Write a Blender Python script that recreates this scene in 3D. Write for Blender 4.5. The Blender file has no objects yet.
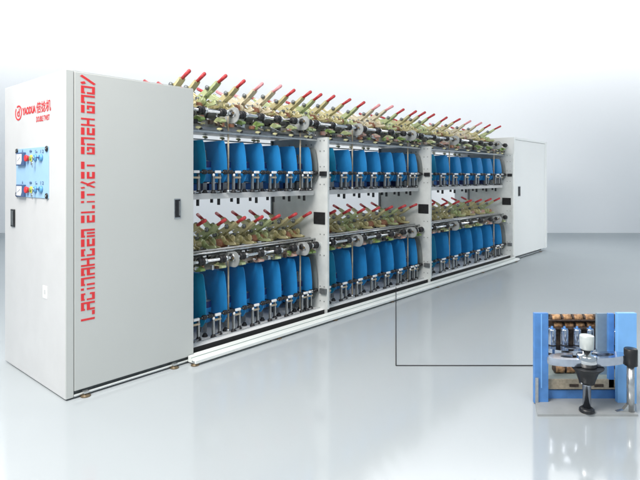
import bpy, bmesh, math, random
from mathutils import Vector, Matrix
random.seed(7)
S = bpy.context.scene
COL = S.collection
PI = math.pi

# ------------------------------------------------------------------ materials
def mat(name, col, rough=.5, metal=0., spec=.5, var=0., vscale=20., bump=0., bscale=60., col2=None, coat=0., rvar=0.):
    m = bpy.data.materials.new(name); m.use_nodes = True
    nt = m.node_tree; b = nt.nodes['Principled BSDF']
    b.inputs['Roughness'].default_value = rough
    b.inputs['Metallic'].default_value = metal
    b.inputs['Specular IOR Level'].default_value = spec
    b.inputs['Coat Weight'].default_value = coat
    b.inputs['Base Color'].default_value = (*col, 1)
    if var or col2 or bump or rvar:
        tc = nt.nodes.new('ShaderNodeTexCoord')
        n = nt.nodes.new('ShaderNodeTexNoise'); n.inputs['Scale'].default_value = vscale
        n.inputs['Detail'].default_value = 5
        nt.links.new(tc.outputs['Object'], n.inputs['Vector'])
    if var or col2:
        r = nt.nodes.new('ShaderNodeValToRGB')
        c2 = col2 or tuple(min(1, c*(1+var)) for c in col)
        c1 = col if col2 else tuple(c*(1-var) for c in col)
        r.color_ramp.elements[0].position = .35; r.color_ramp.elements[1].position = .65
        r.color_ramp.elements[0].color = (*c1, 1); r.color_ramp.elements[1].color = (*c2, 1)
        nt.links.new(n.outputs['Fac'], r.inputs['Fac']); nt.links.new(r.outputs['Color'], b.inputs['Base Color'])
    if rvar:
        mr = nt.nodes.new('ShaderNodeMapRange')
        mr.inputs['To Min'].default_value = rough-rvar; mr.inputs['To Max'].default_value = rough+rvar
        nt.links.new(n.outputs['Fac'], mr.inputs['Value']); nt.links.new(mr.outputs['Result'], b.inputs['Roughness'])
    if bump:
        n2 = nt.nodes.new('ShaderNodeTexNoise'); n2.inputs['Scale'].default_value = bscale
        nt.links.new(tc.outputs['Object'], n2.inputs['Vector'])
        bp = nt.nodes.new('ShaderNodeBump'); bp.inputs['Strength'].default_value = bump; bp.inputs['Distance'].default_value = .002
        nt.links.new(n2.outputs['Fac'], bp.inputs['Height']); nt.links.new(bp.outputs['Normal'], b.inputs['Normal'])
    return m

M = {}
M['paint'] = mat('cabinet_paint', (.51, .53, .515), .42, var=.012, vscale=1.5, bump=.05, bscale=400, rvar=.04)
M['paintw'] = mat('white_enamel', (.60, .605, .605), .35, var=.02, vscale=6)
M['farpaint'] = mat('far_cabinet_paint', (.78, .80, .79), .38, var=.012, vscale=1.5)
M['gapshade'] = mat('gap_shade', (.02, .022, .022), .8)  # near-black colour painting the shade between rail and shelf
M['red'] = mat('red_print', (.66, .03, .035), .5)
M['grip'] = mat('red_grip', (.44, .035, .04), .45, var=.2, vscale=60)
M['gripf'] = mat('faded_grip', (.72, .30, .32), .5, var=.1, vscale=60)
M['black'] = mat('black_plastic', (.015, .016, .018), .35, var=.3, vscale=40)
M['rubber'] = mat('black_rubber', (.012, .012, .014), .5)
M['blue'] = mat('separator_blue', (.022, .235, .56), .33, var=.07, vscale=7, spec=.45)
M['teal'] = mat('separator_teal', (.012, .24, .44), .35, var=.07, vscale=7, spec=.45)
M['greysep'] = mat('separator_grey', (.17, .19, .185), .35, var=.08, vscale=8)
M['plate'] = mat('galvanised_plate', (.66, .69, .68), .38, .12, var=.06, vscale=9, rvar=.08)
M['steel'] = mat('brushed_steel', (.62, .64, .65), .25, .9, var=.08, vscale=50)
M['chrome'] = mat('chrome', (.82, .83, .84), .12, 1.)
M['dsteel'] = mat('dull_steel', (.20, .215, .22), .4, .6, var=.15, vscale=30)
M['zinc'] = mat('yellow_zinc', (.56, .50, .24), .35, .25, col2=(.66, .60, .36), vscale=9, rvar=.1)
M['zincg'] = mat('green_zinc', (.44, .52, .24), .38, .25, col2=(.54, .60, .34), vscale=9, rvar=.1)
M['zincf'] = mat('pale_zinc', (.66, .59, .42), .4, .2, col2=(.74, .67, .50), vscale=9)
M['olive'] = mat('olive_bracket', (.30, .29, .12), .45, .2, col2=(.60, .53, .32), vscale=40)
M['brown'] = mat('brown_package', (.30, .11, .06), .6, col2=(.50, .26, .15), vscale=30)
M['pink'] = mat('pink_package', (.50, .22, .18), .6, col2=(.45, .40, .33), vscale=30)
M['green'] = mat('green_lever', (.20, .30, .09), .45, var=.25, vscale=40)
M['tan'] = mat('tan_rod', (.50, .42, .30), .45, var=.15, vscale=25)
M['navy'] = mat('navy_beam', (.008, .02, .12), .4)
M['lblue'] = mat('light_blue_block', (.10, .30, .72), .4, var=.1, vscale=30)
M['white'] = mat('white_plastic', (.82, .83, .83), .4)
M['brass'] = mat('brass_foot', (.16, .12, .07), .5, .4, var=.2, vscale=60)
M['ceramic'] = mat('ceramic_guide', (.75, .70, .38), .25)
M['panel'] = mat('panel_light_blue', (.33, .54, .76), .4, var=.02, vscale=10)
M['yel'] = mat('yellow_ring', (.75, .75, .12), .4)
M['mblue'] = mat('switch_blue', (.10, .30, .52), .4)
M['ink'] = mat('dark_ink', (.05, .10, .22), .6)
M['shelf'] = mat('shelf_enamel', (.84, .85, .85), .4, var=.03, vscale=5)
M['railg'] = mat('rail_enamel', (.78, .815, .79), .32, var=.02, vscale=6)
M['dblue'] = mat('display_blue', (.085, .24, .56), .4, var=.12, vscale=14)
M['dlblue'] = mat('display_pale_blue', (.22, .50, .92), .35, var=.06, vscale=6)
M['dgrey'] = mat('display_blue_grey', (.20, .28, .36), .4, var=.1, vscale=14)
M['tanp'] = mat('tan_ledge', (.42, .36, .27), .55, var=.15, vscale=60)
M['sage'] = mat('sage_shelf', (.30, .35, .33), .5, var=.1, vscale=20)
M['copper'] = mat('copper_yarn', (.20, .10, .05), .5, .2, col2=(.68, .40, .20), vscale=45, bump=.6, bscale=120)
M['dbrown'] = mat('dark_brown', (.06, .04, .03), .6, var=.4, vscale=50)
M['dblack'] = mat('black_cup', (.014, .015, .017), .38)
M['mottle'] = mat('mottled_tray_steel', (.13, .145, .13), .28, .5, col2=(.36, .33, .29), vscale=9)  # dark grey and pale brown noise mottling on the tray steel
M['polish'] = mat('polished_steel', (.60, .65, .74), .16, 1., var=.06, vscale=30)
M['cast'] = mat('pale_casting', (.36, .38, .38), .45, .1, var=.12, vscale=14)
M['capw'] = mat('pale_cap', (.60, .64, .62), .28, .2, var=.05, vscale=30)
M['groove'] = mat('groove_shade_green', (.16, .26, .23), .5)  # colour standing for the shadow in the rail's groove
M['dbase'] = mat('grey_base', (.33, .345, .345), .45, var=.06, vscale=10)

# ------------------------------------------------------------------ mesh builder
class MB:
    def __init__(s): s.bm = bmesh.new(); s.mats = []
    def _mi(s, m):
        if m not in s.mats: s.mats.append(m)
        return s.mats.index(m)
    def _fin(s, faces, m, smooth=False):
        i = s._mi(m)
        for f in faces: f.material_index = i; f.smooth = smooth
    def box(s, lo, hi, m, bev=0.):
        v = [s.bm.verts.new((x, y, z)) for x in (lo[0], hi[0]) for y in (lo[1], hi[1]) for z in (lo[2], hi[2])]
        q = [(0,1,3,2), (4,6,7,5), (0,4,5,1), (2,3,7,6), (0,2,6,4), (1,5,7,3)]
        fs = [s.bm.faces.new([v[i] for i in a]) for a in q]
        s._fin(fs, m)
        if bev:
            es = list({e for f in fs for e in f.edges})
            r = bmesh.ops.bevel(s.bm, geom=es, offset=bev, segments=2, affect='EDGES', profile=.5)
            s._fin(r['faces'], m, False)
        return s
    def prism(s, pts, axis, a, b, m, smooth=False):
        """pts 2-D outline extruded along axis (0,1,2) from a to b"""
        def mk(p, w):
            l = list(p); l.insert(axis, w); return s.bm.verts.new(l)
        A = [mk(p, a) for p in pts]; B = [mk(p, b) for p in pts]
        fs = [s.bm.faces.new(A[::-1]), s.bm.faces.new(B)]
        n = len(pts)
        side = [s.bm.faces.new([A[i], A[(i+1) % n], B[(i+1) % n], B[i]]) for i in range(n)]
        s._fin(fs, m); s._fin(side, m, smooth)
        return s
    def tube(s, p, q, r, m, r2=None, seg=12, cap=True):
        p = Vector(p); q = Vector(q); r2 = r if r2 is None else r2
        d = (q-p).normalized()
        a = d.orthogonal().normalized(); b = d.cross(a)
        A = [s.bm.verts.new(p+(a*math.cos(k*2*PI/seg)+b*math.sin(k*2*PI/seg))*r) for k in range(seg)]
        B = [s.bm.verts.new(q+(a*math.cos(k*2*PI/seg)+b*math.sin(k*2*PI/seg))*r2) for k in range(seg)]
        fs = [s.bm.faces.new([A[i], A[(i+1) % seg], B[(i+1) % seg], B[i]]) for i in range(seg)]
        s._fin(fs, m, True)
        if cap: s._fin([s.bm.faces.new(A[::-1]), s.bm.faces.new(B)], m)
        return s
    def path(s, pts, r, m, seg=8):
        for i in range(len(pts)-1): s.tube(pts[i], pts[i+1], r, m, seg=seg)
        for p in pts[1:-1]: s.ball(p, (r, r, r), m, 6, 8)
        return s
    def lathe(s, prof, c, m, seg=20, axis=2, mats=None):
        """prof list of (radius, height); rotated about an axis through c"""
        rings = []
        for (r, h) in prof:
            ring = []
            for k in range(seg):
                x = r*math.cos(k*2*PI/seg); y = r*math.sin(k*2*PI/seg)
                v = (x, y, h) if axis == 2 else ((h, x, y) if axis == 0 else (y, h, x))
                ring.append(s.bm.verts.new(Vector(c)+Vector(v)))
            rings.append(ring)
        for j in range(len(rings)-1):
            fs = [s.bm.faces.new([rings[j][i], rings[j][(i+1) % seg], rings[j+1][(i+1) % seg], rings[j+1][i]]) for i in range(seg)]
            s._fin(fs, mats[j] if mats else m, True)
        s._fin([s.bm.faces.new(rings[0][::-1])], mats[0] if mats else m)
        s._fin([s.bm.faces.new(rings[-1])], mats[-1] if mats else m)
        return s
    def ball(s, c, r, m, u=8, v=12):
        mt = Matrix.Translation(c) @ Matrix.Diagonal((*r, 1))
        g = bmesh.ops.create_uvsphere(s.bm, u_segments=v, v_segments=u, radius=1, matrix=mt)
        s._fin({f for w in g['verts'] for f in w.link_faces}, m, True)
        return s
    def build(s, name, parent=None, loc=(0, 0, 0), label=None):
        bmesh.ops.recalc_face_normals(s.bm, faces=s.bm.faces)
        me = bpy.data.meshes.new(name); s.bm.to_mesh(me); s.bm.free()
        for m in s.mats: me.materials.append(M[m])
        for p in me.polygons: pass
        o = bpy.data.objects.new(name, me); COL.objects.link(o)
        o.parent = parent; o.location = loc
        if label: o['label'] = label
        return o

def dup(o, loc, rz=0., parent=None, tree=True):
    c = o.copy(); COL.objects.link(c)
    c.location = loc; c.rotation_euler = (0, 0, rz)
    if parent: c.parent = parent
    if tree:
        for ch in list(o.children):
            d = ch.copy(); COL.objects.link(d); d.parent = c
    return c

def thing(name, label, cat, loc, rz=0., group=None):
    o = bpy.data.objects.new(name, None); COL.objects.link(o)
    o.location = loc; o.rotation_euler = (0, 0, rz); o.empty_display_size = .2
    o['label'] = label; o['category'] = cat
    if group: o['group'] = group
    return o

def structure(mb, name):
    o = mb.build(name); o['kind'] = 'structure'; return o

# ------------------------------------------------------------------ setting
def floor_material():
    m = bpy.data.materials.new('studio_floor'); m.use_nodes = True; nt = m.node_tree
    nt.nodes.remove(nt.nodes['Principled BSDF']); out = nt.nodes['Material Output']
    d = nt.nodes.new('ShaderNodeBsdfDiffuse'); g = nt.nodes.new('ShaderNodeBsdfGlossy'); mx = nt.nodes.new('ShaderNodeMixShader')
    tc = nt.nodes.new('ShaderNodeTexCoord'); n = nt.nodes.new('ShaderNodeTexNoise'); n.inputs['Scale'].default_value = .7; n.inputs['Detail'].default_value = 4
    r = nt.nodes.new('ShaderNodeValToRGB')
    r.color_ramp.elements[0].position = .3; r.color_ramp.elements[1].position = .7
    r.color_ramp.elements[0].color = (.395, .43, .45, 1); r.color_ramp.elements[1].color = (.408, .444, .463, 1)
    nt.links.new(tc.outputs['Object'], n.inputs['Vector']); nt.links.new(n.outputs['Fac'], r.inputs['Fac'])
    nt.links.new(r.outputs['Color'], d.inputs['Color'])
    g.inputs['Roughness'].default_value = .10; mx.inputs['Fac'].default_value = .15
    nt.links.new(d.outputs[0], mx.inputs[1]); nt.links.new(g.outputs[0], mx.inputs[2]); nt.links.new(mx.outputs[0], out.inputs['Surface'])
    return m
M['floor'] = floor_material()
M['wall'] = mat('studio_wall', (.87, .885, .90), .9, spec=.1, var=.008, vscale=.5)
WY = 12.57
b = MB(); b.box((-40, -12, -.1), (40, WY+.3, 0), 'floor'); structure(b, 'floor')
b = MB(); b.box((-40, WY, 0.001), (40, WY+.2, 14), 'wall'); structure(b, 'wall')

# ------------------------------------------------------------------ the machine
MX, MY, ANG = -1.536, 3.139, math.atan2(.7510, .6602)
mach = thing('yarn_twisting_machine', 'long white two-tier yarn twisting machine with rows of blue separators between two end cabinets', 'machine', (MX, MY, 0), ANG)
CW, D, H = .912, 1.03, 2.0
T = [.912, 2.435, 4.395, 7.045]           # the bays between cabinet, plates and far cabinet
FC0, FC1 = 7.065, 8.664

# --- near control cabinet
b = MB()
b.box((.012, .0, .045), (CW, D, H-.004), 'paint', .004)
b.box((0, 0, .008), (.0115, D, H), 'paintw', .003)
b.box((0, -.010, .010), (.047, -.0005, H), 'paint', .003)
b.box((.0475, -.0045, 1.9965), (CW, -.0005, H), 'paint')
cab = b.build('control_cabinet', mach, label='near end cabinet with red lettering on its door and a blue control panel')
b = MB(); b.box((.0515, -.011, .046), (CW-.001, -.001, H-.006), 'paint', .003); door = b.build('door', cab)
b = MB()
b.box((.745, -.016, 1.055), (.800, -.0115, 1.198), 'steel', .002)
b.box((.752, -.020, 1.064), (.793, -.0165, 1.190), 'black', .001)
b.box((.780, -.024, 1.075), (.790, -.0205, 1.180), 'dsteel', .001)
b.build('door_handle', cab)
b = MB()
b.box((-.008, .820, .998), (-.0005, .893, 1.122), 'black', .002)
b.box((-.012, .835, 1.008), (-.0085, .878, 1.112), 'dsteel', .002)
b.build('side_handle', cab)
b = MB(); b.box((-.0025, .262, .575), (-.0005, .330, .655), 'white'); b.box((-.0035, .285, .60), (-.0027, .31, .63), 'paintw'); b.build('paper_tag', cab)
b = MB()
b.box((.03, .02, .018), (CW, D-.04, .0445), 'dsteel')
b.box((.048, -.012, .012), (CW, .0195, .017), 'steel')
b.box((.048, -.012, .0175), (CW, -.009, .026), 'railg')
b.build('base_frame', cab)
def foot(parent, t, s):
    m = MB(); m.lathe([(.03, 0), (.03, .006), (.012, .012), (.011, .03)], (0, 0, 0), 'brass', 14); m.box((-.016, -.016, .022), (.016, .016, .034), 'steel')
    return m.build('foot', parent, (t, s, 0))
f0 = foot(cab, .115, -.02)
for t, s in ((.745, -.02), (.115, D-.08), (.8, D-.08)): dup(f0, (t, s, 0), 0, cab)

# --- lettering on the door (stencil capitals, turned to read upwards)
V = .22; G0, G1 = .58, .74
GL = {
 'L': [(0, 0, V, 1), (.55, 0, 1, .2)],
 'A': [(0, .78, 1, 1), (0, G1-.02, V, .78), (1-V, .45, 1, .78), (0, .36, 1-V, G0), (0, 0, V, .36), (1-V, 0, 1, .45)],
 'C': [(0, .78, 1, 1), (1-V, G1-.05, 1, .78), (0, 0, V, G0), (V, 0, 1, .2), (1-V, .2, 1, .36), (0, G1, V, .78)],
 'I': [(.28, .78, .72, 1), (.36, 0, .66, G0)],
 'N': [(0, .78, 1, 1), (0, G1-.02, V, .78), (1-V, 0, 1, .78), (0, 0, V, G0)],
 'H': [(0, 0, V, 1), (1-V, 0, 1, 1), (V, .40, 1-V, .58)],
 'E': [(0, .75, 1, 1), (0, 0, .26, G0), (.26, .40, 1, G0), (.26, 0, 1, .2)],
 'M': [(0, .78, 1, 1), (0, G1-.02, V, .78), (1-V, 0, 1, .78), (.40, 0, .60, G0), (0, 0, V, G0)],
 'T': [(0, .75, 1, 1), (.38, 0, .62, G0)],
 'G': [(0, .75, 1, 1), (0, 0, .24, G0), (.24, 0, 1, .2), (1-V, .2, 1, G0), (.5, .42, 1-V, G0)],
 'O': [(0, .78, 1, 1), (0, G1-.02, V, .78), (1-V, .2, 1, .78), (0, 0, V, G0), (V, 0, 1, .2)],
}
def quad(p, q, w):
    p = Vector(p); q = Vector(q); n = (q-p).normalized(); n = Vector((-n.y, n.x))*w/2
    return [tuple(p+n), tuple(p-n), tuple(q-n), tuple(q+n)]
POLY = {
 'X': [quad((.1, 0), (.42, .44), .2), [(.32, .42), (.68, .42), (.68, .60), (.32, .60)], quad((.9, 0), (.6, .44), .2), quad((.6, .58), (.9, 1), .2), quad((.12, .74), (.04, 1), .2)],
 'Y': [quad((.5, .0), (.1, .0), .001), quad((.12, 0), (.45, .42), .22), quad((.45, .40), (.92, 1), .22), quad((.22, .70), (.10, 1), .24)],
}
rows = [('L',310.7,319.8),('A',301.5,309.7),('C',292.5,299.7),('I',286,291),('N',277,285),('A',267.3,275),('H',257.8,266),('C',248.6,255.8),('E',238.8,246.2),('M',228.8,237),
        ('E',215.3,222.5),('L',205.3,213),('I',199.5,204),('T',191,198.3),('X',181,188.2),('E',171.9,178.6),('T',161.8,169),
        ('G',147,154.3),('N',137.5,145.2),('E',127.9,135),('H',118.3,126),('G',105.6,113.2),('N',95.5,103.6),('O',86.4,94),('Y',75.8,85)]
LT0, LT1 = .090, .176
def y2z(y, t): return 1.351-(y-177)*(MY+.751*t)/521
b = MB()
for ch, ya, yb in rows:
    z0, z1 = y2z(yb, .133), y2z(ya, .133)
    polys = POLY.get(ch) or [[(x0, y0), (x1, y0), (x1, y1), (x0, y1)] for (x0, y0, x1, y1) in GL[ch]]
    for k, pl in enumerate(polys):
        if ch == 'Y' and k == 0: continue
        pts = [(LT0+(1-y)*(LT1-LT0), z0+x*(z1-z0)) for x, y in pl]
        b.prism(pts, 1, -.0125-.0002*k, -.0112, 'red')
b.build('lettering', mach, label='red stencil lettering reading upwards on the near cabinet door')

# --- text helper (built-in font)
def text_into(b, body, m, size, to3, sx=1., bold=0.):
    cu = bpy.data.curves.new('t', 'FONT'); cu.body = body; cu.size = 1; cu.offset = bold; cu.extrude = 0
    o = bpy.data.objects.new('t', cu); COL.objects.link(o)
    bpy.context.view_layer.update()
    dg = bpy.context.evaluated_depsgraph_get(); me = bpy.data.meshes.new_from_object(o.evaluated_get(dg))
    xs = [v.co.x for v in me.vertices]; ys = [v.co.y for v in me.vertices]
    if xs:
        x0, x1, y0, y1 = min(xs), max(xs), min(ys), max(ys)
        vs = [b.bm.verts.new(to3((v.co.x-x0)/(x1-x0), (v.co.y-y0)/max(1e-6, y1-y0))) for v in me.vertices]
        i = b._mi(m)
        for p in me.polygons:
            try:
                f = b.bm.faces.new([vs[k] for k in p.vertices]); f.material_index = i
            except ValueError: pass
        print('TEXT', body, len(me.polygons), round(x1-x0, 2), round(y1-y0, 2))
    bpy.data.objects.remove(o); bpy.data.meshes.remove(me); bpy.data.curves.remove(cu)

# logo on the side face: local s falls from left to right
def side_pt(s0, z0, s1, z1, off=-.002):
    return lambda u, v: (off, s0+(s1-s0)*u, z0+(z1-z0)*v)
b = MB()
c = (.757, 1.798); ro, ri = .050, .040
for k in range(36):
    a0, a1 = k*2*PI/36, (k+1)*2*PI/36
    if 4 <= k <= 5: continue
    pts = [(c[0]+r*1.25*math.cos(a), c[1]+r*1.05*math.sin(a)) for r, a in ((ro, a0), (ro, a1), (ri, a1), (ri, a0))]
    b.prism(pts, 0, -.0022, -.0005, 'red')
text_into(b, 'd', 'red', 1, side_pt(.782, 1.772, .735, 1.828), bold=.02)
text_into(b, 'YAODUA', 'red', 1, side_pt(.685, 1.775, .448, 1.826), bold=.045)
text_into(b, '倍捻机', 'red', 1, side_pt(.438, 1.768, .205, 1.843), bold=.012)
text_into(b, 'DOUBLE TWIST', 'red', 1, side_pt(.440, 1.712, .225, 1.748), bold=.02)
b.build('logo', mach, label='red round emblem with red Latin and Chinese lettering on the white side')

# control panel
b = MB(); b.box((-.005, .235, 1.215), (-.0005, .789, 1.545), 'panel', .001); cp = b.build('control_panel', mach, label='light blue control panel with two meters and two rows of buttons')
def sp(xp, yp):
    """pixel position in the panel -> (s, z) on the side face"""
    m = (xp-320)/521
    s = (m*MY-MX)/(-.751-m*.6602); Y = MY+.6602*s
    return s, 1.351-(yp-177)*Y/521
for row, dy in ((0, 0), (1, 31.3)):
    yo = dy + (0 if row == 0 else .2)
    s1, z1 = sp(19.4, 153+yo); s0, z0 = sp(26.8, 165.4+yo)
    k = MB(); k.box((-.022, s0, z0), (-.0055, s1, z1), 'ink', .002)
    k.prism([(s0+.030, z0+.03), (s0+.045, z0+.008), (s1-.014, z0+.008), (s1-.014, z1-.010), (s0+.030, z1-.010)], 0, -.0235, -.0222, 'white')
    k.tube((-.0245, s1-.03, z0+.03), (-.0245, s0+.05, z1-.03), .001, 'ink', seg=5)
    k.build('meter', cp)
    s, z = sp(29.3, 158.3+yo)
    k = MB(); k.lathe([(.017, -.006), (.017, -.014)], (0, s, z), 'red', 18, 0); k.lathe([(.021, -.014), (.023, -.024), (.018, -.028)], (0, s, z), 'red', 18, 0); k.build('stop_button', cp)
    s, z = sp(32.6, 158.3+yo)
    k = MB(); k.lathe([(.023, -.006), (.023, -.012)], (0, s, z), 'yel', 18, 0); k.lathe([(.012, -.012), (.012, -.020)], (0, s, z), 'green', 18, 0); k.build('start_button', cp)
    s, z = sp(36.6, 157.8+yo)
    k = MB(); k.lathe([(.023, -.006), (.023, -.012), (.017, -.018)], (0, s, z), 'mblue', 18, 0); k.lathe([(.008, -.018), (.008, -.024)], (0, s, z), 'steel', 12, 0)
    k.box((-.028, s-.003, z-.065), (-.0245, s+.003, z+.006), 'steel'); k.lathe([(.012, -.032), (.012, -.0285)], (0, s, z-.038), 'steel', 14, 0); k.build('key_switch', cp)
    s, z = sp(42.4, 157.8+yo)
    k = MB(); k.lathe([(.023, -.006), (.023, -.012), (.018, -.020)], (0, s, z), 'mblue', 18, 0); k.box((-.028, s-.004, z-.004), (-.0205, s+.036, z+.006), 'ink'); k.build('selector_switch', cp)
    k = MB()
    for (xp, w, txt) in ((23.4, .02, 'A'), (31.6, .045, '停'), (37, .04, '启'), (43, .05, '1 2')):
        s, z = sp(xp, (150.8 if xp > 25 else 150.3)+yo+.8)
        text_into(k, txt, 'ink', 1, side_pt(s+w/2, z-.010, s-w/2, z+.012, -.0062), bold=.02)
    k.build('captions', cp)
for s, z in ((.770, 1.530), (.256, 1.530), (.770, 1.230), (.256, 1.230)):
    k = MB(); k.lathe([(.019, -.0055), (.019, -.011), (.012, -.014)], (0, s, z), 'black', 14, 0); k.lathe([(.006, -.0142), (.005, -.0155)], (0, s, z), 'steel', 8, 0); k.build('screw', cp)

# --- far cabinet
b = MB()
b.box((FC0, 0, .05), (FC1, D, H-.002), 'farpaint', .004)
b.box((FC0, -.02, .05), (FC0+.05, -.0005, H), 'farpaint', .003)
b.box((FC1-.10, -.02, .05), (FC1, -.0005, H), 'farpaint', .003)
b.box((FC0+.0505, -.02, H-.04), (FC1-.1005, -.0005, H), 'farpaint', .003)
fc = b.build('end_cabinet', mach, label='plain white cabinet closing the far end of the machine')
b = MB(); b.box((FC0+.056, -.014, .055), (FC1-.106, -.001, H-.046), 'farpaint', .003); b.build('door', fc)
b = MB(); b.box((FC0+.17, -.020, 1.03), (FC0+.27, -.0145, 1.20), 'steel', .002); b.box((FC0+.18, -.024, 1.04), (FC0+.26, -.0205, 1.19), 'black'); b.build('door_handle', fc)
b = MB(); b.box((FC0+.02, .02, .02), (FC1-.2, D-.05, .0495), 'dsteel'); b.box((FC0+.01, -.02, .02), (FC1-.22, .0195, .034), 'steel'); b.build('base_frame', fc)
for t in (FC0+.15, FC1-.32): dup(f0, (t, 0, 0), 0, fc)

# --- floor rail along the front
b = MB()
b.prism([(-.112, .018), (-.112, .038), (-.107, .044), (-.064, .0495), (-.060, .043), (-.054, .051), (-.018, .056), (-.018, .014)], 0, CW-.052, FC0-.01, 'railg')
b.prism([(-.0179, .014), (-.0179, .056), (-.004, .058), (0., .055), (0., .014)], 0, CW+.002, FC0-.01, 'railg')
b.box((CW-.0515, -.0605, .0435), (FC0-.0105, -.0545, .0505), 'groove')  # strip painted as the shadow line along the rail top
b.box((CW+.001, .0005, .02), (FC0-.01, .030, .032), 'gapshade')  # dark strip painted for the shade behind the rail
rail = b.build('floor_rail', mach, label='white rail along the foot of the machine')
for t in (CW-.04, 1.7, 2.44, 3.4, 4.40, 5.7, 6.95): dup(f0, (t, -.085, 0), 0, rail)

# --- partition plates
for i in (1, 2, 3):
    t = T[i]-.004
    b = MB()
    b.box((t-.003, .0, .046), (t+.003, .74, 1.73), 'plate', 0)
    b.box((t-.001, -.006, .090), (t+.022, -.0005, 1.73), 'plate')
    b.box((t-.022, .7405, .046), (t+.004, .762, 1.73), 'dsteel')
    for z in (1.70, 1.60, 1.45, 1.28, .80, .60, .30, .16):
        for s in (.035, .085): b.lathe([(.006, -.006), (.005, -.0035)], (t, s, z), 'dsteel', 8, 0)
    for s in (.2, .27, .34, .5): b.lathe([(.008, -.006), (.007, -.0035)], (t, s, 1.665), 'dsteel', 8, 0)
    pl = b.build('partition_plate', mach)
    b = MB(); b.box((t-.012, .022, .897), (t-.0035, .165, 1.012), 'black', .002); b.build('socket_cover', pl)
    for za_, zb2_, mm_ in ((.235, .285, 'dsteel'), (1.36, 1.405, 'black')):
        b = MB(); b.box((t-.03, .0, za_), (t-.0035, .075, zb2_), mm_, .003); b.build('end_clamp', pl)

# --- per-bay long parts
def uT(i, k):               # spindle position k in bay i
    W = T[i+1]-T[i]
    return T[i]+W*(.123+.1338*k)
tiers = [dict(z=1.865, shelf=1.222, tray=1.745, low=False), dict(z=.700, shelf=.086, tray=.612, low=True)]
def rnd(a): return random.uniform(-a, a)

# prototypes -----------------------------------------------------------------
def sep_proto(z0, z1, name, m, label):
    """separator: a blade standing across the machine, its front third bent, front edge bulging"""
    b = MB(); n = 14; h = z1-z0
    rowsv = []
    for j in range(n+1):
        v = j/n; z = z0+h*v
        sf = .034*max(0., (v-.40)/.60)**1.6 + .016*max(0., (.30-v)/.30)**1.3 + (.0 if v < .96 else (v-.96)/.04*.010)
        if v < .10: sf += (.10-v)/.10*.03
        sb = .36-(.03 if v < .05 else 0)
        ss = [sf, sf+.022, sf+.044, sf+.066, sf+.080, .2, sb]
        tt = [.0145, .0100, .0055, .0012, 0, 0, 0]
        rowsv.append([(a, c, z) for a, c in zip(tt, ss)])
    F = [[b.bm.verts.new((x-.002, y, z)) for x, y, z in r] for r in rowsv]
    K = [[b.bm.verts.new((x+.002, y+.0005, z)) for x, y, z in r] for r in rowsv]
    fs = []
    for j in range(n):
        for i in range(6):
            fs.append(b.bm.faces.new([F[j][i], F[j][i+1], F[j+1][i+1], F[j+1][i]]))
            fs.append(b.bm.faces.new([K[j][i], K[j+1][i], K[j+1][i+1], K[j][i+1]]))
        fs.append(b.bm.faces.new([F[j][0], F[j+1][0], K[j+1][0], K[j][0]]))
        fs.append(b.bm.faces.new([F[j][6], K[j][6], K[j+1][6], F[j+1][6]]))
    for i in range(6):
        fs.append(b.bm.faces.new([F[0][i], K[0][i], K[0][i+1], F[0][i+1]]))
        fs.append(b.bm.faces.new([F[n][i], F[n][i+1], K[n][i+1], K[n][i]]))
    b._fin(fs, m, False)
    o = b.build(name, mach, label=label)
    for p in o.data.polygons:
        if abs(p.normal.z) > .8: p.use_smooth = False
    return o

def stand_proto(hh, w):
    """bracket between two separators: two posts on a foot plate, clip bar with knobs on top; origin at the separator's front edge"""
    b = MB()
    for t, sx in ((-.120*w, 0.), (-.036*w, .030)):
        b.box((t-.010*w, sx-.008, .0), (t+.010*w, sx+.010, hh-.007), 'dsteel', .002)
        b.box((t-.006*w, sx-.011, .025), (t+.0015*w, sx-.0085, hh-.02), 'steel')
    b.box((-.125*w, .012, .006), (-.02, .028, .014), 'steel')
    b.box((-.175*w, -.012, hh-.006), (-.005, .006, hh+.007), 'black', .002)
    b.box((-.100*w, .0065, hh-.006), (-.088*w, .22, hh+.004), 'black', .002)
    b.box((-.100*w, .205, .0), (-.085*w, .225, hh-.0065), 'dsteel', .002)
    o = b.build('spindle_stand', mach)
    for t, r, ss in ((-.010*w, .019, -.012), (-.160*w, .016, -.012), (-.092*w, .013, .225)):
        k = MB(); k.lathe([(r*.8, -.020*w), (r, -.014*w), (r, .014*w), (r*.7, .020*w)], (t, ss, hh+.004), 'rubber', 12, 0); k.lathe([(r*.4, -.025*w), (r*.35, -.0205*w)], (t, ss, hh+.004), 'steel', 8, 0); k.build('knob', o)
    for t, ss in ((-.120*w, .0), (-.036*w, .030), (-.150*w, .07)):
        k = MB(); k.lathe([(.023, 0), (.023, .008), (.015, .02), (.012, .028)], (t, ss, 0.0), 'rubber', 12); k.build('foot', o)
    k = MB(); k.box((-.118*w, -.030, hh-.006), (-.066*w, -.0125, hh+.015), 'white', .004); k.build('clip', o)
    k = MB(); k.ball((-.132*w, -.020, hh-.020), (.011*w, .010, .012), 'white', 8, 12); k.build('bead', o)
    k = MB(); k.box((-.120*w, -.006, hh-.048), (-.045*w, .008, hh-.032), 'tan', .003); k.build('thread_eye', o)
    k = MB(); k.lathe([(.018, .014), (.018, hh*.5), (.045, hh*.55), (.052, hh+.04), (.050, hh+.09), (.02, hh+.10), (.012, hh+.18)], (-.10*w, .14, 0), 'dsteel', 16, 2,
                      ['steel', 'black', 'blue', 'navy', 'dsteel', 'steel']); k.build('spindle_pot', o)
    return o

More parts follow.
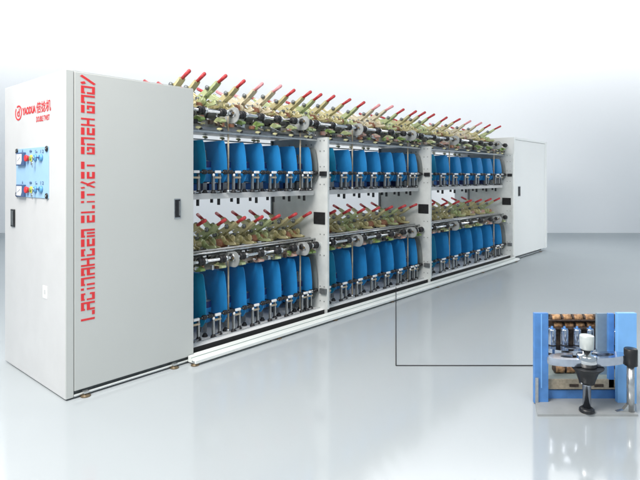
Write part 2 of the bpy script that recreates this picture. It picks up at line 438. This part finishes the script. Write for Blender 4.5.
def arm_proto(mm, gm, name='cradle_arm'):
    """handle leaning outwards: origin at shaft height; s grows away from the front"""
    b = MB()
    A = [(.480, .118), (.455, .098), (.425, .112), (.358, .160), (.300, .186), (.232, .231), (.216, .246), (.224, .262), (.246, .250), (.292, .222), (.335, .226), (.385, .198), (.445, .172), (.485, .145)]
    for t0 in (-.026, .018): b.prism(A, 0, t0, t0+.008, mm)
    b.prism([(.214, .243), (.226, .264), (.262, .240), (.31, .212), (.292, .190), (.240, .224)], 0, -.0175, .0175, mm)
    b.tube((-.05, .45, .135), (.05, .45, .135), .014, 'dsteel')
    b.tube((-.045, .40, .155), (.045, .40, .155), .008, 'steel')
    b.prism([(.44, .112), (.40, .066), (.30, .056), (.22, .062), (.195, .070), (.21, .086), (.29, .080), (.39, .136)], 0, -.046, -.034, mm)
    b.prism([(.44, .112), (.38, .056), (.32, .044), (.25, .050), (.24, .066), (.32, .078), (.39, .126)], 0, .034, .046, 'olive')
    b.lathe([(.012, -.060), (.030, -.054), (.034, -.050), (.012, -.046)], (0, .35, .100), mm, 14, 0)
    b.lathe([(.012, .046), (.030, .050), (.034, .056), (.012, .060)], (0, .35, .100), mm, 14, 0)
    o = b.build(name, mach)
    k = MB(); p, q = Vector((0, .224, .252)), Vector((0, .128, .296))
    k.tube(p, q, .0135, gm, .0155, seg=10); k.ball(q, (.0155,)*3, gm, 6, 10); k.ball(p, (.0135,)*3, gm, 6, 10); k.build('grip', o)
    k = MB(); k.lathe([(.012, -.052), (.020, -.046), (.020, -.031)], (0, .319, .213), 'dsteel', 14, 0); k.lathe([(.008, -.056), (.008, -.052)], (0, .319, .213), 'steel', 8, 0); k.build('pivot_knob', o)
    return o

def roller_proto():
    b = MB(); b.lathe([(.020, -.034), (.030, -.028), (.033, -.012), (.026, -.008), (.026, .004), (.033, .008), (.033, .018), (.022, .026)], (0, 0, 0), 'rubber', 18, 0)
    b.lathe([(.017, .026), (.024, .034), (.024, .048), (.015, .052)], (0, 0, 0), 'steel', 14, 0)
    return b

arms = [arm_proto('zinc', 'grip'), arm_proto('zincg', 'grip'), arm_proto('zincf', 'gripf')]
seps = {}
for tag_, z0, z1 in (('u', 1.300, 1.640), ('l', .175, .590)):
    for mname, lab in (('blue', None), ('teal', 'teal blue separator'), ('greysep', 'dark grey separator')):
        seps[tag_+mname] = sep_proto(z0, z1, 'separator', mname, lab)
stand = {(g, i): stand_proto(h, (T[i+1]-T[i])/1.523) for g, h in (('u', .165), ('l', .175)) for i in range(3)}
used = set()
def place(o, loc, rz=0, parent=None):
    if o.name not in used:
        used.add(o.name); o.location = loc; o.rotation_euler = (0, 0, rz)
        if parent: o.parent = parent
        return o
    return dup(o, loc, rz, parent or o.parent)

guide = None; pkg = {}
SC = .505                       # mid-plane of the machine
for ti, tr in enumerate(tiers):
    low = tr['low']; tg = 'l' if low else 'u'; Z = tr['z']
    for i in range(3):
        t0, t1 = T[i]+.003, T[i+1]-.009; W = T[i+1]-T[i]; wf = W/1.523
        # shelf
        b = MB(); zs = tr['shelf']
        if low:
            b.box((t0, .035, zs-.012), (t1, .96, zs), 'shelf', .002)
            b.box((t0, .031, .020), (t1, .0345, zs-.003), 'gapshade')  # dark strip painted for the shade on the shelf's front lip
            b.box((t0, .085, zs+.0005), (t1, .095, zs+.010), 'steel')
        else:
            b.box((t0, .165, zs-.006), (t1-.005, .88, zs), 'shelf')
            b.box((t0, .160, zs-.046), (t1-.005, .1645, zs+.001), 'paintw', .001)
            b.box((t0, .8805, zs-.046), (t1-.005, .885, zs+.001), 'paintw')
        sh = b.build('shelf', mach)
        if not low:
            for k in range(8):
                for o_, ln in ((-.075, .032), (-.005, .052)):
                    tt = uT(i, k)+o_*wf-.1*wf*0
                    if tt < t0+.01 or tt > t1-.01: continue
                    q = MB(); q.box((tt-.008*wf, .185, zs-.046-ln), (tt+.008*wf, .205, zs-.0065), 'rubber', .001); q.build('mounting_bolt', sh)
        # belt beam behind the spindles
        b = MB(); b.box((t0, .47, zs+.012), (t1, .53, zs+.075), 'navy', .002)
        for k in range(8):
            tt = uT(i, k)-.06*wf
            if tt > t1-.07: continue
            b.box((tt-.045*wf, .458, zs+.016), (tt+.035*wf, .4695, zs+.070), 'lblue', .002)
        b.build('belt_beam', mach)
        # tray under the take-up
        b = MB(); zt = tr['tray']
        for (sa, sb) in (((.19, .45), (.56, .82)) if low else ((.15, .86),)):
            b.box((t0, sa, zt), (t1, sb, zt+.004), 'mottle')
            b.box((t0, sa, zt+.0045), (t1, sa+.004, zt+.050), 'mottle')
            b.box((t0, sb-.004, zt+.0045), (t1, sb, zt+.055), 'plate')
        b.build('tray', mach)
        # guide rail + back posts
        b = MB()
        zr = zt-.045
        if not low:
            b.box((t0, .125, zr), (t1, .149, zr+.012), 'steel'); b.box((t0, .125, zr+.0125), (t1, .128, zr+.024), 'dsteel')
            b.box((t0, .86, zr), (t1, .885, zr+.012), 'steel')
            for f in (.31, .78): b.box((t0+W*f, .862, zr-.10), (t0+W*f+.012, .874, zr-.0005), 'dsteel')
        if not low: b.build('guide_rail', mach)
        # twin rods in front of the drums
        b = MB()
        if low:
            b.tube((t0, .150, Z+.052), (t1, .150, Z+.052), .008, 'steel', seg=10)
            b.box((t0, .172, Z+.030), (t1, .196, Z+.044), 'rubber', .002)
            b.tube((t0, .215, Z+.060), (t1, .215, Z+.060), .008, 'paintw', seg=10)
        else:
            b.tube((t0, .235, Z+.030), (t1, .235, Z+.030), .007, 'dsteel', seg=10)
        b.build('cross_rod', mach)
        for side in (0, 1):
            fl = lambda s: s if side == 0 else 2*SC-s
            rz = 0 if side == 0 else PI
            # drive shaft
            b = MB(); b.tube((t0, fl(.10), Z), (t1, fl(.10), Z), .0125, 'chrome', seg=14)
            b.tube((t0, fl(.30), Z+.01), (t1, fl(.30), Z+.01), .010, 'steel', seg=10)
            shf = b.build('drive_shaft', mach)
            for k in range(8):
                tt = uT(i, k)-.040*wf
                if tt > t1-.03: tt = t1-.05
                if tt < t0+.05: continue
                q = roller_proto(); q.build('roller', shf, (tt, fl(.10), Z))
            # brackets
            for f in (.315, .86):
                tt = T[i]+W*f-.03
                b = MB(); pts = []
                for a in range(13): an = PI/2+PI*a/12; pts.append((fl(.075+.062*math.cos(an)), Z-.014+.064*math.sin(an)))
                pts += [(fl(.26), Z-.075), (fl(.26), Z+.02)]
                b.prism(pts, 0, tt-.004, tt+.004, 'cast')
                b.lathe([(.034, -.012), (.034, .014)], (tt, fl(.10), Z), 'steel', 16, 0)
                br = b.build('shaft_bracket', mach)
                q = MB(); q.lathe([(.018, -.024), (.024, -.018), (.024, -.0125)], (tt, fl(.10), Z), 'black', 14, 0); q.lathe([(.012, -.028), (.012, -.0245)], (tt, fl(.055), Z+.0), 'brass', 10, 0); q.build('hub', br)
            # drums, packages, levers
            for k in range(8):
                tt = uT(i, k)-.045*wf
                if tt > t1-.08: tt = t1-.09
                ke = ('drum', round(wf, 2), side)
                m1 = random.choice(['brown', 'pink', 'olive', 'brown'])
                b = MB(); L = .070*wf
                tt = max(tt, t0+L+.02)
                b.lathe([(.030, -L), (.043, -L+.004), (.043, L-.004), (.030, L)], (0, 0, 0), 'dsteel' if not low else 'chrome', 18, 0)
                b.lathe([(.046, -L*.5), (.048, -L*.45), (.048, -L*.3), (.046, -L*.25)], (0, 0, 0), 'rubber', 18, 0)
                b.build('winding_drum', mach, (tt, fl(.300), Z+.010))
                b = MB(); L2 = L*random.uniform(.62, .9); rr = random.uniform(.028, .042)
                b.lathe([(.012, -L2-.018), (.012, -L2), (rr, -L2), (rr*.9, L2), (.010, L2), (.010, L2+.015)], (0, 0, 0), m1, 16, 0, ['white', m1, m1, m1, 'white'])
                b.build('yarn_package', mach, (tt+rnd(.01), fl(.375+rnd(.015)), Z+.085+rnd(.01)))
                # yarn guide lever under the shaft
                b = MB()
                g = random.choice(['green', 'zincg', 'green', 'pink'])
                b.prism([(fl(.15), Z-.035), (fl(.09), Z-.055), (fl(.085), Z-.072), (fl(.15), Z-.085), (fl(.19), Z-.06)], 0, -.030*wf, .012*wf, g)
                b.box((.02*wf, min(fl(.155), fl(.185)), Z-.065), (.055*wf, max(fl(.155), fl(.185)), Z-.030), random.choice(['pink', 'brown', 'olive', 'dsteel']), .004)
                b.build('tension_lever', mach, (tt+.02, 0, 0))
                b = MB()
                for q_ in range(3):
                    xx = (-.085+.055*q_+rnd(.012))*wf; zz = tr['tray']+random.uniform(.004, .03); w_ = random.uniform(.010, .022)*wf; h_ = random.uniform(.016, .042)
                    m_ = random.choice(['rubber', 'brown', 'olive', 'pink', 'steel', 'dsteel', 'green', 'dbrown'])
                    b.box((xx-w_, min(fl(.120), fl(.149)), zz), (xx+w_, max(fl(.120), fl(.149)), zz+h_), m_, .004)
                b.tube((-.07*wf, fl(.126), tr['tray']+.045), (.05*wf, fl(.126), tr['tray']+.012), .005, random.choice(['tan', 'steel', 'zinc']), seg=8)
                b.build('tension_unit', mach, (tt+.01, 0, 0))
                if not low:
                    b = MB()
                    b.ball((0, fl(.130), tr['tray']-.012), (.030*wf, .016, .012), 'ceramic', 8, 12); b.ball((.016*wf, fl(.125), tr['tray']-.018), (.018*wf, .014, .010), 'rubber', 6, 10)
                    b.tube((0, fl(.130), tr['tray']-.035), (0, fl(.130), tr['tray']-.02), .006, 'steel')
                    b.build('yarn_guide', mach, (tt, 0, 0))
            # cradle arms
            for k in range(8):
                kk = k if not low else k
                tt = uT(i, kk)-(.33-.1338)*W*0 - .145*W + .030
                tt = max(tt, T[i]+.064)
                if not low and k in (4, 5): pr = arms[2]
                else: pr = arms[(k*2+i+side) % 3 % 2]
                dz = (.0 if not low else .012)+rnd(.004)
                o = place(pr, (tt+rnd(.006), 0 if side == 0 else .91, Z+dz), rz+rnd(.06))
                o.rotation_euler.x = rnd(.035)
            # separators and stands
            for k in range(8):
                tt = uT(i, k)
                mm = 'teal' if k == 0 else ('greysep' if k == 7 else 'blue')
                if k == 7: tt = t1-.028
                o = place(seps[tg+mm], (tt-.01, fl(.10), rnd(.006)), rz+rnd(.035))
                ts = tt+.004 if k < 7 else t1-.030
                if side == 1: ts -= .10*wf
                place(stand[(tg, i)], (ts, fl(.118), zs), rz)
        # support rods
        for f in (.295, .855):
            tt = T[i]+W*f
            b = MB(); b.tube((tt, .15, zs+.001), (tt, .15, Z-.02), .0075, 'tan', seg=10)
            b.lathe([(.016, 0), (.016, .02), (.009, .024)], (tt, .15, zs+.001), 'steel', 12)
            b.build('support_rod', mach)
        # white tag near the second spindle
        b = MB(); b.box((-.022, 0, 0), (-.018, .032, .036), 'white', .001)
        b.build('number_tag', mach, (uT(i, 1)-.012, .355, tr['shelf']+.178))
        # creel yarn tube at bay start
        b = MB(); b.lathe([(.010, -.05), (.016, .06)], (T[i]+.06*wf, .22, tr['tray']-.10), 'pink', 12); b.build('yarn_tube', mach)

# ------------------------------------------------------------------ spindle inset built as a display on the floor
disp = thing('spindle_inset', 'inset close-up of a spindle, built as a small blue-framed display with chrome disc and black cup standing on the floor at right', 'spindle inset', (1.513, 2.97, 0))
def P(x, y, Y): return ((x-320)*Y/521-1.513, 1.351-(y-177)*Y/521)   # design measurements -> place in the display
def pbox(b, x0, x1, y0, y1, Ya, Yb, m, bev=.001, Yr=None):
    Yr = Yr or Ya
    a = P(x0, y1, Yr); c = P(x1, y0, Yr)
    b.box((a[0], Ya-2.97, a[1]), (c[0], Yb-2.97, c[1]), m, bev)
b = MB(); b.prism([(-.286, -.03), (.281, -.03), (.335, .15), (.335, .45), (-.095, .45), (-.222, .158)], 2, .0, .012, 'dbase'); disp_base = b.build('base_plate', disp)
b = MB(); pbox(b, 534.5, 548.5, 313.2, 403.5, 3.10, 3.125, 'dblue', .002); pbox(b, 541, 542, 314, 388, 3.0985, 3.0995, 'dlblue', 0)
a = P(535, 400, 3.1); b.box((a[0], .120, .0125), (a[0]+.016, .1295, .16), 'steel'); b.build('side_post', disp)
b = MB(); pbox(b, 617.8, 636.8, 313.2, 404, 3.09, 3.12, 'dlblue', .002); b.build('side_panel', disp)
b = MB(); pbox(b, 608.5, 614.3, 313.5, 388, 3.14, 3.16, 'dblue', .002); b.build('rear_post', disp)
b = MB(); pbox(b, 597, 610, 313.5, 388, 3.22, 3.24, 'dgrey', .002); b.build('rear_panel', disp)
b = MB(); pbox(b, 536, 625, 390, 404, 3.15, 3.19, 'dblue', .003)
b.build('front_beam', disp)
b = MB(); za = P(540, 389, 3.145)[1]; zb_ = P(540, 379, 3.145)[1]
x0 = P(537, 380, 3.145)[0]; x1 = P(627, 380, 3.145)[0]
b.box((x0, .170, za), (x1, .180, zb_), 'tanp', .002); b.prism([(x0, .1805), (x1, .1805), (x1+.03, .432), (x0+.085, .432)], 2, zb_-.012, zb_-.002, 'sage')
for xx in (-.20, -.01, .14): b.box((xx, .167, za+.015), (xx+.055, .1695, za+.032), 'dbrown', .002)
b.build('ledge', disp)
b = MB()
xa = P(546, 313.5, 3.42)[0]; xb = P(622, 313.5, 3.42)[0]; zt = P(0, 313.8, 3.42)[1]
b.box((xa, .435, .0125), (xb, .448, zt), 'dbrown', .001)
b.build('backboard', disp)
ztop = P(0, 313.8, 3.40)[1]
for r, (yc, hh) in enumerate(((317.2, 7), (324.5, 5.5), (371.5, 9))):
    for j in range(5):
        x = 554.5+j*11+(2 if r else 0)
        if r == 2 and j not in (0, 1): continue
        c = P(x, yc, 3.38) if r < 2 else (P(x+2, 368, 3.25)[0], .160); rr = hh*3.38/521/2
        b = MB(); b.lathe([(rr*.55, -.035), (rr*.55, -.029), (rr*.95, -.027), (rr, -.01), (rr*.88, .0), (rr, .01), (rr*.95, .027), (rr*.55, .029), (rr*.55, .035)], (c[0], .40 if r < 2 else .28, c[1]), 'copper', 18, 0, ['dbrown', 'dbrown', 'copper', 'copper', 'copper', 'copper', 'dbrown', 'dbrown'])
        b.build('copper_yarn_package', disp)
b = MB(); pbox(b, 547, 600, 327.6, 329.4, 3.33, 3.36, 'dbrown', .001); pbox(b, 547, 600, 320.2, 321.2, 3.33, 3.36, 'dbrown', .001); b.build('package_rail', disp)
for j, x in enumerate((552, 564.5, 577, 590, 616)):
    c = P(x, 344, 3.30); ct = P(x, 328.5 if j < 4 else 330, 3.30)
    b = MB(); hgt = ct[1]-c[1]
    b.lathe([(.012, -.03), (.022, -.015), (.024, 0), (.024, hgt*.9), (.020, hgt), (.007, hgt+.002), (.007, hgt+.014)], (c[0], .33, c[1]), 'chrome', 18, 2, ['dbrown', 'dblack', 'polish' , 'polish', 'dblue', 'dblue'])
    b.build('bobbin', disp)
b = MB(); c0 = P(549, 352, 3.24); c1 = P(578, 347, 3.24); c2 = P(598, 352, 3.24)
def ringdisc(b, cx, cy, cz, ro, ri, th, m, a0=0, a1=2*PI, seg=40, tilt=0., ys=1.):
    n = max(6, int(seg*(a1-a0)/(2*PI))); prof = [(ro, -th/2), (ro+.002, 0), (ro, th/2), (ri, th/2), (ri, -th/2)]
    rings = []
    for k in range(n+1):
        a = a0+(a1-a0)*k/n
        rings.append([b.bm.verts.new((cx+r*math.cos(a), cy+ys*r*math.sin(a), cz+h+tilt*math.cos(a)*r)) for r, h in prof])
    fs = []
    for k in range(n):
        for j in range(5): fs.append(b.bm.faces.new([rings[k][j], rings[k][(j+1) % 5], rings[k+1][(j+1) % 5], rings[k+1][j]]))
    if a1-a0 < 2*PI-.01: fs += [b.bm.faces.new(rings[0][::-1]), b.bm.faces.new(rings[-1])]
    b._fin(fs, m, False)
cz = P(0, 350, 3.24)[1]
ringdisc(b, P(572, 350, 3.24)[0], .27, cz, .150, .06, .026, 'polish', ys=.4); b.build('rear_disc', disp)
# main disc: broad flat ring with a raised hub
XC = P(585, 350, 2.99)[0]
zc = P(0, 361, 2.99)[1]
b = MB()
ringdisc(b, XC-.070, .030, zc+.004, .140, .065, .040, 'polish', PI*.42, PI*1.80, tilt=.02, ys=.42)
ringdisc(b, XC+.110, .028, zc+.010, .128, .060, .046, 'polish', -PI*.86, PI*.62, tilt=.07, ys=.42)
b.build('drive_disc', disp)
b = MB(); q = P(0, 366, 2.97)[1]; q2 = P(0, 354.5, 2.97)[1]
b.lathe([(.050, q), (.054, q+.004), (.054, q2-.004), (.049, q2), (.024, q2+.001), (.022, P(0, 349, 2.97)[1])], (XC, .0, 0), 'chrome', 36); b.build('hub', disp)
b = MB(); za = P(0, 383.5, 2.97)[1]; zb2 = q-.001
b.lathe([(.026, za), (.040, za+.002), (.044, za+.018), (.062, zb2-.03), (.088, zb2-.006), (.090, zb2)], (XC, .0, 0), 'dblack', 40)
b.tube((XC-.042, -.02, za+.012), (XC-.044, -.03, za+.012), .004, 'chrome', seg=8); b.build('cup', disp)
b = MB(); z4 = P(0, 349, 2.97)[1]; z5 = P(0, 335.2, 2.97)[1]
b.lathe([(.020, z4-.004), (.030, z4-.003), (.032, z4), (.038, z4+.006), (.039, z5-.004), (.036, z5), (.02, z5+.001)], (XC, 0, 0), 'steel', 32, 2, ['dblack', 'dblack', 'capw', 'capw', 'capw', 'capw']); b.build('bobbin_cap', disp)
b = MB(); z6 = P(0, 407, 2.97)[1]
b.lathe([(.022, z6), (.022, za-.008), (.026, za-.006), (.026, za-.001)], (XC, 0, 0), 'polish', 28); b.build('spindle_shaft', disp)
b = MB(); b.lathe([(.038, .0125), (.042, .018), (.040, .030), (.028, .040), (.026, z6-.001)], (XC, 0, 0), 'dblack', 28); b.build('spindle_foot', disp)
XR = P(630.7, 350, 2.98)[0]
b = MB(); z7 = P(0, 365.5, 2.98)[1]; z8 = P(0, 348.3, 2.98)[1]
b.lathe([(.030, z7), (.0355, z7+.003), (.0355, z8-.004), (.032, z8), (.01, z8+.001)], (XR, 0.01, 0), 'dblack', 28); cap = b.build('post_cap', disp)
b = MB(); b.lathe([(.020, .0125), (.020, z7-.001)], (XR-.001, .01, 0), 'steel', 20)
b.prism([(XR-.085, .0125), (XR-.018, .0125), (XR-.018, .055), (XR-.045, .022)], 1, .0, .022, 'steel'); b.build('post', disp)

# black callout line modelled as a cord over rail and floor to the display
cu = []
Yb = 521*1.351/(366-177)
xm = (396-320)/521
def loc2w(t, s, z): return Vector((MX+.6602*t-.7510*s, MY+.7510*t+.6602*s, z))
# parameter t where the rail front (s=-.09) is met along this line
def tcross(s): return (xm*(MY+.6602*s)-(MX-.7510*s))/(.6602-xm*.7510)
pts = [loc2w(tcross(.06), .06, .090), loc2w(tcross(.026), .026, .090), loc2w(tcross(-.004), -.004, .064), loc2w(tcross(-.055), -.055, .058), loc2w(tcross(-.119), -.119, .051), loc2w(tcross(-.122), -.122, .02)]
e = loc2w(tcross(-.14), -.14, .004); pts.append(e)
pts.append(Vector((xm*Yb, Yb, .004)))
pts += [Vector((1.62, Yb, .004)), Vector((1.66, Yb-.05, .004)), Vector((1.66, 3.46, .004)), Vector((1.66, 3.436, .02))]
cm = bpy.data.materials.get('black_rubber')
b = MB(); b.path([tuple(p) for p in pts], .0034, 'rubber', 8)
cab_o = b.build('callout'); cab_o['label'] = 'thin black callout line, built as a cord, running over the white rail and along the floor to the display'; cab_o['category'] = 'callout'

# ------------------------------------------------------------------ light
w = bpy.data.worlds.new('World'); S.world = w; w.use_nodes = True
w.node_tree.nodes['Background'].inputs[0].default_value = (.76, .92, 1.06, 1)
w.node_tree.nodes['Background'].inputs[1].default_value = .46
def area(name, loc, target, sx, sy, power, col=(1, 1, 1), spread=180):
    l = bpy.data.lights.new(name, 'AREA'); l.shape = 'RECTANGLE'; l.size = sx; l.size_y = sy; l.energy = power; l.color = col; l.spread = math.radians(spread)
    o = bpy.data.objects.new(name, l); COL.objects.link(o); o.location = loc
    o.rotation_euler = (Vector(target)-Vector(loc)).to_track_quat('-Z', 'Y').to_euler()
    return o
area('key_softbox', (-2.15, .8, 4.5), (-.6, 2.6, 0), 2.6, 2.6, 440, (1, .95, .90))
area('front_fill', (1.8, -1.0, 4.2), (.6, 2.6, 0), 3, 3, 60, (1, .95, .89))  # unseen fill lamp added to brighten the bays, arms and separators
area('far_cabinet_fill', (7.6, 2.5, 3.0), (4.2, 8.9, 1.1), 2, 2, 26, (1, .98, .96), 50)  # unseen lamp added to brighten the front of the far cabinet
area('wall_wash', (0, WY-3.0, 9.5), (0, WY, 8.2), 36, .6, 3300, (1, .98, .96), 110)

# ------------------------------------------------------------------ camera
cd = bpy.data.cameras.new('Camera'); co = bpy.data.objects.new('Camera', cd); COL.objects.link(co)
co.location = (0, 0, 1.351); co.rotation_euler = (PI/2, 0, 0)
cd.sensor_width = 36; cd.lens = 521/640*36; cd.shift_y = -63/640; cd.clip_end = 200; cd.clip_start = .05
S.camera = co
S.view_settings.view_transform = 'Standard'; S.view_settings.look = 'None'
S.view_settings.exposure = 0; S.view_settings.gamma = 1
